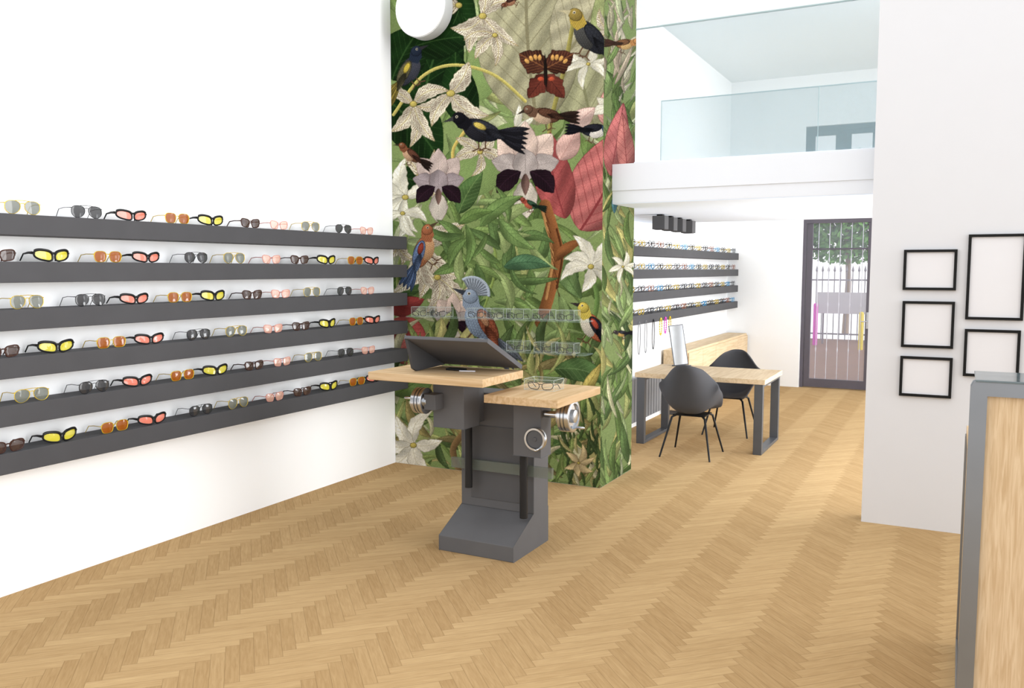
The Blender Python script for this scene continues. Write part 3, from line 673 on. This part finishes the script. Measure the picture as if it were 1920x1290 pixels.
# ------------------------------------------------------------------ double height adjustable stand in the centre
X0, X1 = -2.98, -2.425
st = thing('adjustable_display_stand', (-2.7, 4.92, 0), 'grey cast iron workshop stand with two oak tops and chrome handwheels', 'stand')
MB().prism([(4.66, 0), (5.17, 0), (5.17, .24), (4.95, .24), (4.66, .10)], 'x', X0, X1).build('foot', M['iron'], st, bevel=.004)
MB().box(X0, X1, 4.95, 5.17, .24, 1.025).build('column', M['iron'], st, bevel=.004)
MB().prism([(X0, 4.6), (-2.75, 4.6), (-2.75, 4.80), (-2.80, 4.83), (-2.80, 4.95), (X0, 4.95)], 'z', .835, 1.15).build('sliding_head', M['iron'], st, bevel=.004)
MB().prism([(-2.475, 4.75), (-2.28, 4.75), (-2.28, 4.9), (-2.33, 4.95), (-2.475, 4.95)], 'z', .67, 1.03).build('sliding_head', M['iron'], st, bevel=.004)
MB().box(-2.985, -2.90, 4.50, 4.60, .96, 1.06).build('wheel_bracket', M['iron2'], st, bevel=.004)
MB().tube([(-2.87, 4.86, .39), (-2.87, 4.86, .84)], .026, 16).build('guide_rod', M['rod'], st, True)
MB().tube([(-2.455, 4.86, .235), (-2.455, 4.86, .68)], .026, 16).build('guide_rod', M['rod'], st, True)
MB().box(X0+.08, X1-.06, 4.944, 4.949, .3, .8).build('front_plate', M['iron2'], st, bevel=.002)
lt_ = MB().box(-3.315, -2.475, 4.36, 4.89, 1.15, 1.20).build('oak_top', M['wood'], st, bevel=.003); lt_['label'] = 'higher oak top'
rt_ = MB().box(-2.57, -2.07, 4.54, 5.22, 1.03, 1.08).build('oak_top', M['woody'], st, bevel=.003); rt_['label'] = 'lower oak top'
MB().box(-3.035, -2.276, 4.905, 4.935, .50, .57).build('acrylic_bar', M['acry2'], st, bevel=.002)
def wheel(c, ax, R, T_=.07, ring=False, handle=None, hub=.06):
    c = Vector(c); ax = Vector(ax); h = T_/2
    if ring:
        prof = [(.02, -h-hub), (.02, -h*.7), (R*.68, -h*.7), (R*.74, -h), (R*.96, -h), (R, -h*.6), (R, h*.6), (R*.96, h), (R*.80, h), (R*.75, h*.3), (R*.1, h*.2), (0, h*.2)]
    else:                                                  # ribbed drum with a stepped graduated collar
        prof = [(.022, -h-hub), (.022, -h), (R*.62, -h), (R*.62, -h*.55), (R*.96, -h*.55), (R, -h*.5), (R, -h*.15), (R*.9, -h*.12), (R*.9, 0), (R, h*.03), (R, h*.3), (R*.9, h*.33), (R*.9, h*.45), (R, h*.48), (R, h*.95), (R*.96, h), (R*.8, h), (R*.76, h*.7), (R*.42, h*.7), (R*.4, h*1.15), (R*.3, h*1.2), (.0, h*1.2)]
    w = MB().lathe(prof, c, ax, 40).build('handwheel', M['chrome'], st, True)
    if ring:
        MB().lathe([(R*.75, h*.32), (R*.75, h*.5), (R*.5, h*.55), (R*.18, h*.55), (R*.16, h*.9), (0, h*.95)], c, ax, 28).build('face_disc', M['iron2'], w, True)
    if handle:
        hx = Vector(handle); MB().lathe([(.006, .0), (.009, .01), (.010, .045), (.006, .055), (0, .056)], c+hx+ax*h, ax, 12).build('crank_handle', M['chrome'], w, True)
wheel((-3.02, 4.55, 1.01), (-1, 0, 0), .084, .10, False, (0, -.06, .02), .0)
wheel((-2.125, 4.80, .945), (1, 0, 0), .10, .10, False, (0, .03, -.075), .10)
wheel((-2.292, 4.70, .80), (0, -1, 0), .073, .036, True, (.03, 0, -.055), .035)

# angled screen on the higher top
sr = thing('angled_screen', (-2.78, 4.7, 1.2), 'dark grey angled touch screen on the higher oak top', 'screen')
dv = Vector((0, .45, -.205)).normalized(); nv = Vector((0, .205, .45)).normalized()
a = Vector((0, 4.43, 1.415)); bq = Vector((0, 4.875, 1.212))
scr = mat('screen_back', (92, 92, 95), .8)
MB().prism([(a.y, a.z), (bq.y, bq.z), (bq.y+nv.y*.022, bq.z+nv.z*.022), (a.y+nv.y*.022, a.z+nv.z*.022)], 'x', -3.08, -2.48).build('screen_panel', scr, sr, bevel=.004)
MB().prism([(a.y+nv.y*.023+dv.y*.02, a.z+nv.z*.023+dv.z*.02), (bq.y+nv.y*.023-dv.y*.02, bq.z+nv.z*.023-dv.z*.02), (bq.y+nv.y*.025-dv.y*.02, bq.z+nv.z*.025-dv.z*.02), (a.y+nv.y*.025+dv.y*.02, a.z+nv.z*.025+dv.z*.02)], 'x', -3.06, -2.50).build('display', M['black'], sr)
MB().prism([(4.435, 1.41), (4.875, 1.21), (4.54, 1.201), (4.50, 1.22)], 'x', -3.08, -3.06).build('side_bracket', mat('bracket_dark', (70, 70, 72), .8), sr)
MB().box(-2.92, -2.79, 4.66, 4.71, 1.2, 1.214).build('stand_foot', M['black'], sr, bevel=.003)
tag(MB().tube([(-2.80, 4.63, 1.205), (-2.70, 4.66, 1.205)], [.004, .005], 8).build('pen', M['bar'], None, True), 'white pen lying on the higher oak top beside the screen', 'pen')

acbox(-2.345, 4.93, 1.08, .21, .15, .07, 'clear acrylic display box standing on the lower oak top')
o = optic('way', .04, .022, .0026).build('eyeglasses', M['black'], None, True); o.location = (-2.345, 4.88, 1.081); o.data.transform(Matrix.Scale(.8, 4, (0, 1, 0)))
tag(o, 'black eyeglasses inside the clear box on the lower oak top', 'eyeglasses')

# ------------------------------------------------------------------ desk, chairs, sideboard, mirror, radiator
dk = thing('desk', (-2.33, 9.03, 0), 'oak topped desk with dark metal loop legs in the rear room', 'desk')
MB().box(-3.01, -1.66, 8.57, 9.5, .71, .76).build('desk_top', M['pale'], dk, bevel=.003)
for x in (-2.99, -1.765):
    MB().box(x, x+.085, 8.58, 8.64, 0, .71).box(x, x+.085, 9.43, 9.49, 0, .71).box(x, x+.085, 8.64, 9.43, 0, .03).box(x, x+.085, 8.64, 9.43, .68, .71).build('leg', M['leg'], dk, bevel=.003)
def chair(loc, rz, label):
    t = thing('shell_chair', (0, 0, 0), label, 'chair', 'charcoal chairs at the desk')
    prof = [(.245, .435, .235, .03), (.20, .452, .255, .07), (.08, .445, .285, .17), (-.05, .432, .30, .235), (-.15, .435, .307, .265), (-.215, .475, .302, .25), (-.245, .56, .288, .18), (-.265, .66, .262, .10), (-.285, .77, .232, .02), (-.30, .87, .19, -.035), (-.305, .93, .135, -.045)]
    us = [k/8-1 for k in range(17)]; vs = []; fs = []
    for i, (y, z, w, up) in enumerate(prof):
        tb = max(0, (i-4)/6)
        for u in us:
            e = abs(u)**2.6
            vs.append((w*u, y+e*.25*min(1, tb*1.6)*(1-.5*tb), z+up*e))
    n = len(us)
    for i in range(len(prof)-1):
        for k in range(n-1): fs.append((i*n+k, i*n+k+1, (i+1)*n+k+1, (i+1)*n+k))
    o = MB().add(vs, fs).build('seat_shell', M['seat'], t, True)
    s = o.modifiers.new('sol', 'SOLIDIFY'); s.thickness = .022; s.offset = 0
    s = o.modifiers.new('sub', 'SUBSURF'); s.levels = 1; s.render_levels = 1
    MB().box(-.16, .16, -.14, .14, .408, .418).build('under_plate', M['black'], t)
    for sx in (-1, 1):
        for sy in (-1, 1):
            MB().tube([(sx*.13, sy*.11, .412), (sx*.165, sy*.15, .39), (sx*.25, sy*.265, 0)], [.012, .012, .009], 8).build('leg', M['black'], t, True)
    t.location = loc; t.rotation_euler = (0, 0, rz)
    return t
c1 = chair((-2.31, 8.31, 0), 0, 'charcoal shell armchair on thin black legs, nearer side of the desk')
dup(c1, (-2.24, 9.63, 0), pi, 'charcoal shell armchair on thin black legs, far side of the desk')
SB = BX+.03
sb = thing('sideboard', (-3.15, 12.1, 0), 'long low oak sideboard under the rear room shelves', 'sideboard')
MB().box(SB, -2.99, 10.47, 13.85, .06, .83).build('body', M['pale'], sb, bevel=.003)
MB().box(SB, -3.02, 10.5, 13.82, 0, .06).build('plinth', M['iron'], sb)
for k in range(5):
    y = 10.49+k*.672; MB().box(-2.99, -2.972, y, y+.664, .08, .80).build('door', M['pale'], sb, bevel=.002)
mr_ = thing('table_mirror', (-2.74, 9.38, .76), 'slim tilted tabletop mirror standing on the desk', 'mirror')
R = Matrix.Translation((-2.745, 9.38, .772)) @ Matrix.Rotation(rad(28), 4, 'Z') @ Matrix.Rotation(rad(-10), 4, 'X') @ Matrix.Rotation(rad(-7), 4, 'Y')
def tb(x0, x1, y0, y1, z0, z1):
    q = MB().box(x0, x1, y0, y1, z0, z1); q.v = [R @ v for v in q.v]; return q
tb(-.082, .082, 0, .012, 0, .46).build('frame', M['leg'], mr_); tb(-.074, .074, -.002, -.0005, .008, .452).build('mirror_glass', M['mirror'], mr_)
MB().box(-2.84, -2.65, 9.33, 9.45, .76, .772).build('base', M['leg'], mr_, bevel=.002)
ra = thing('radiator', (BX+.08, 9.6, .05), 'grey ribbed radiator on the wall behind the desk', 'radiator')
MB().box(BX+.05, BX+.08, 9.0, 10.2, .1, .6).build('panel', M['rad'], ra)
for k in range(12): MB().box(BX+.08, BX+.10, 9.01+k*.1, 9.09+k*.1, .1, .6).build('fin', M['rad'], ra, bevel=.004)
MB().box(BX+.022, BX+.05, 9.1, 9.14, .3, .4).box(BX+.022, BX+.05, 10.0, 10.04, .3, .4).build('bracket', M['leg'], ra)
MB().tube([(BX+.07, 9.05, 0), (BX+.07, 9.05, .12)], .01, 8).build('pipe', M['leg'], ra)
# black cube spots under the mezzanine
for k, y in enumerate((8.37, 8.68, 9.0, 9.37)):
    t = thing('cube_ceiling_spot', (-2.69, y, 2.40), '%s of four black cube spots under the mezzanine' % ['nearest', 'second nearest', 'third nearest', 'farthest'][k], 'lamp', 'black cube spots')
    MB().box(-2.755, -2.625, y-.065, y+.065, 2.25, 2.385).build('housing', M['iron2'], t, bevel=.004)
    MB().box(-2.72, -2.66, y-.03, y+.03, 2.385, 2.40).build('mount', M['black'], t)
    MB().box(-2.74, -2.64, y-.05, y+.05, 2.247, 2.25).build('diffuser', M['black'], t)
# spectacle chains under the lowest rear shelf
ch = [(9.07, .37, M['rad'], .0045, 0), (9.30, .37, M['rad'], .0045, 0), (9.57, .35, M['black'], .005, 0), (9.84, .20, M['yel'], .009, 1), (10.02, .19, M['mag'], .009, 1), (10.2, .19, M['gold'], .009, 1)]
lb = ['thin grey spectacle chain under the lowest rear shelf, nearest the column', 'thin grey spectacle chain, second from the column, under lowest rear shelf', 'thin dark spectacle chain hanging beside the yellow beaded one', 'yellow beaded spectacle chain hanging under the lowest rear shelf', 'magenta beaded spectacle chain hanging between the yellow and gold ones', 'gold beaded spectacle chain, farthest under the lowest rear shelf']
for (y, L, m_, r, bead), lab in zip(ch, lb):
    x = BX+.186+r*.6; pts = [(x, y-.04*sin(t*2*pi/20), 1.27-L*(.5-.5*cos(t*2*pi/20))) for t in range(20)]
    g = MB().tube(pts, r*(.5 if bead else 1), 5, True)
    if bead:
        for p in pts: g.lathe([(.003, -r), (r, -r*.4), (r, r*.4), (.003, r)], p, (0, 0, 1), 7)
    tag(g.build('spectacle_chain', m_, None, True), lab, 'chain', 'spectacle chains')

# ------------------------------------------------------------------ pictures on the right wall
pics = [((1694, 468), (1794, 544), 'upper left'), ((1691, 565), (1789, 652), 'middle left'), ((1687, 669), (1785, 744), 'lower left'), ((1813, 439), (1922, 600), 'tall upper right'), ((1807, 618), (1912, 707), 'lower right')]
for (p, q, nm) in pics:
    A_ = onY((p[0]+q[0])/2, p[1], FY); x0 = onY(p[0], (p[1]+q[1])/2, FY).x; x1 = onY(q[0], (p[1]+q[1])/2, FY).x
    z1 = A_.z; z0 = onY((p[0]+q[0])/2, q[1], FY).z; w = .018
    t = thing('picture_frame', ((x0+x1)/2, FY, z0), nm+' empty picture in thin black frame on the pale right wall', 'picture', 'framed pictures')
    MB().box(x0, x1, FY-.022, FY, z1-w, z1).box(x0, x1, FY-.022, FY, z0, z0+w).box(x0, x0+w, FY-.022, FY, z0+w, z1-w).box(x1-w, x1, FY-.022, FY, z0+w, z1-w).build('frame', M['pframe'], t)
    MB().box(x0+w, x1-w, FY-.008, FY, z0+w, z1-w).build('picture_sheet', M['paper'], t)

# ------------------------------------------------------------------ counter at the right edge
ct = thing('reception_counter', (.6, 4.0, 0), 'oak counter with brushed steel frame and glass top at right edge', 'counter')
cx0 = .055
MB().prism([(cx0, 0), (cx0+.045, 0), (cx0+.045, 1.41), (1.255, 1.41), (1.255, 0), (1.3, 0), (1.3, 1.455), (cx0+.02, 1.455), (cx0+.006, 1.449), (cx0, 1.435)], 'y', 3.40, 3.47).build('steel_frame', M['steel'], ct, bevel=.004)
MB().box(cx0+.045, 1.255, 3.415, 3.455, .02, 1.41).build('oak_panel', M['oakz'], ct)
MB().box(cx0+.01, 1.3, 3.395, 3.7, 1.455, 1.463).build('glass_top', clear('counter_glass', (105, 118, 122), .8), ct, bevel=.002)
MB().box(cx0+.01, 1.25, 3.47, 4.6, .06, 1.06).build('body', M['oakz'], ct)
MB().box(cx0+.005, 1.26, 3.47, 4.62, 1.06, 1.10).build('lower_top', M['woody'], ct, bevel=.002)
MB().box(cx0, cx0+.04, 4.56, 4.62, 0, 1.06).box(cx0, cx0+.04, 3.47, 4.56, 0, .06).build('steel_frame', M['steel'], ct, bevel=.002)

# ------------------------------------------------------------------ light
W = bpy.data.worlds.new('world'); sc.world = W; W.use_nodes = True
bg = W.node_tree.nodes['Background']; bg.inputs[0].default_value = (.985, .99, 1, 1); bg.inputs[1].default_value = 1.55
def sun(rot, e, ang):
    l = bpy.data.lights.new('sun', 'SUN'); l.energy = e; l.angle = rad(ang); o = bpy.data.objects.new('sun', l); C.objects.link(o); o.rotation_euler = rot
sun((0, rad(85), rad(6)), 2.8, 45)
for k, (x, y, z, e) in enumerate(((.6, 8.3, 1.9, 25), (.6, 11.6, 1.8, 55), (.2, 9.5, 3.9, 70))):  # unseen fill lights added to brighten the rear room
    l = bpy.data.lights.new('hidden_fill', 'POINT'); l.energy = e; l.shadow_soft_size = .4; l.color = (.95, .975, 1); l.specular_factor = .2
    o = bpy.data.objects.new('hidden_fill', l); C.objects.link(o); o.location = (x, y, z)
l = bpy.data.lights.new('soffit_fill', 'AREA'); l.energy = 110; l.shape = 'RECTANGLE'; l.size = 1.0; l.size_y = 2.6; l.color = (.95, .975, 1); l.specular_factor = .2  # added fill, hidden behind the right wall, brightens the mezzanine underside
o = bpy.data.objects.new('soffit_fill', l); C.objects.link(o); o.location = (.7, 8.4, .7); o.rotation_euler = (0, rad(180-38), 0)
d_ = o.rotation_euler.to_matrix() @ Vector((0, 0, -1))
if d_.x > 0: o.rotation_euler = (0, rad(180+38), 0)
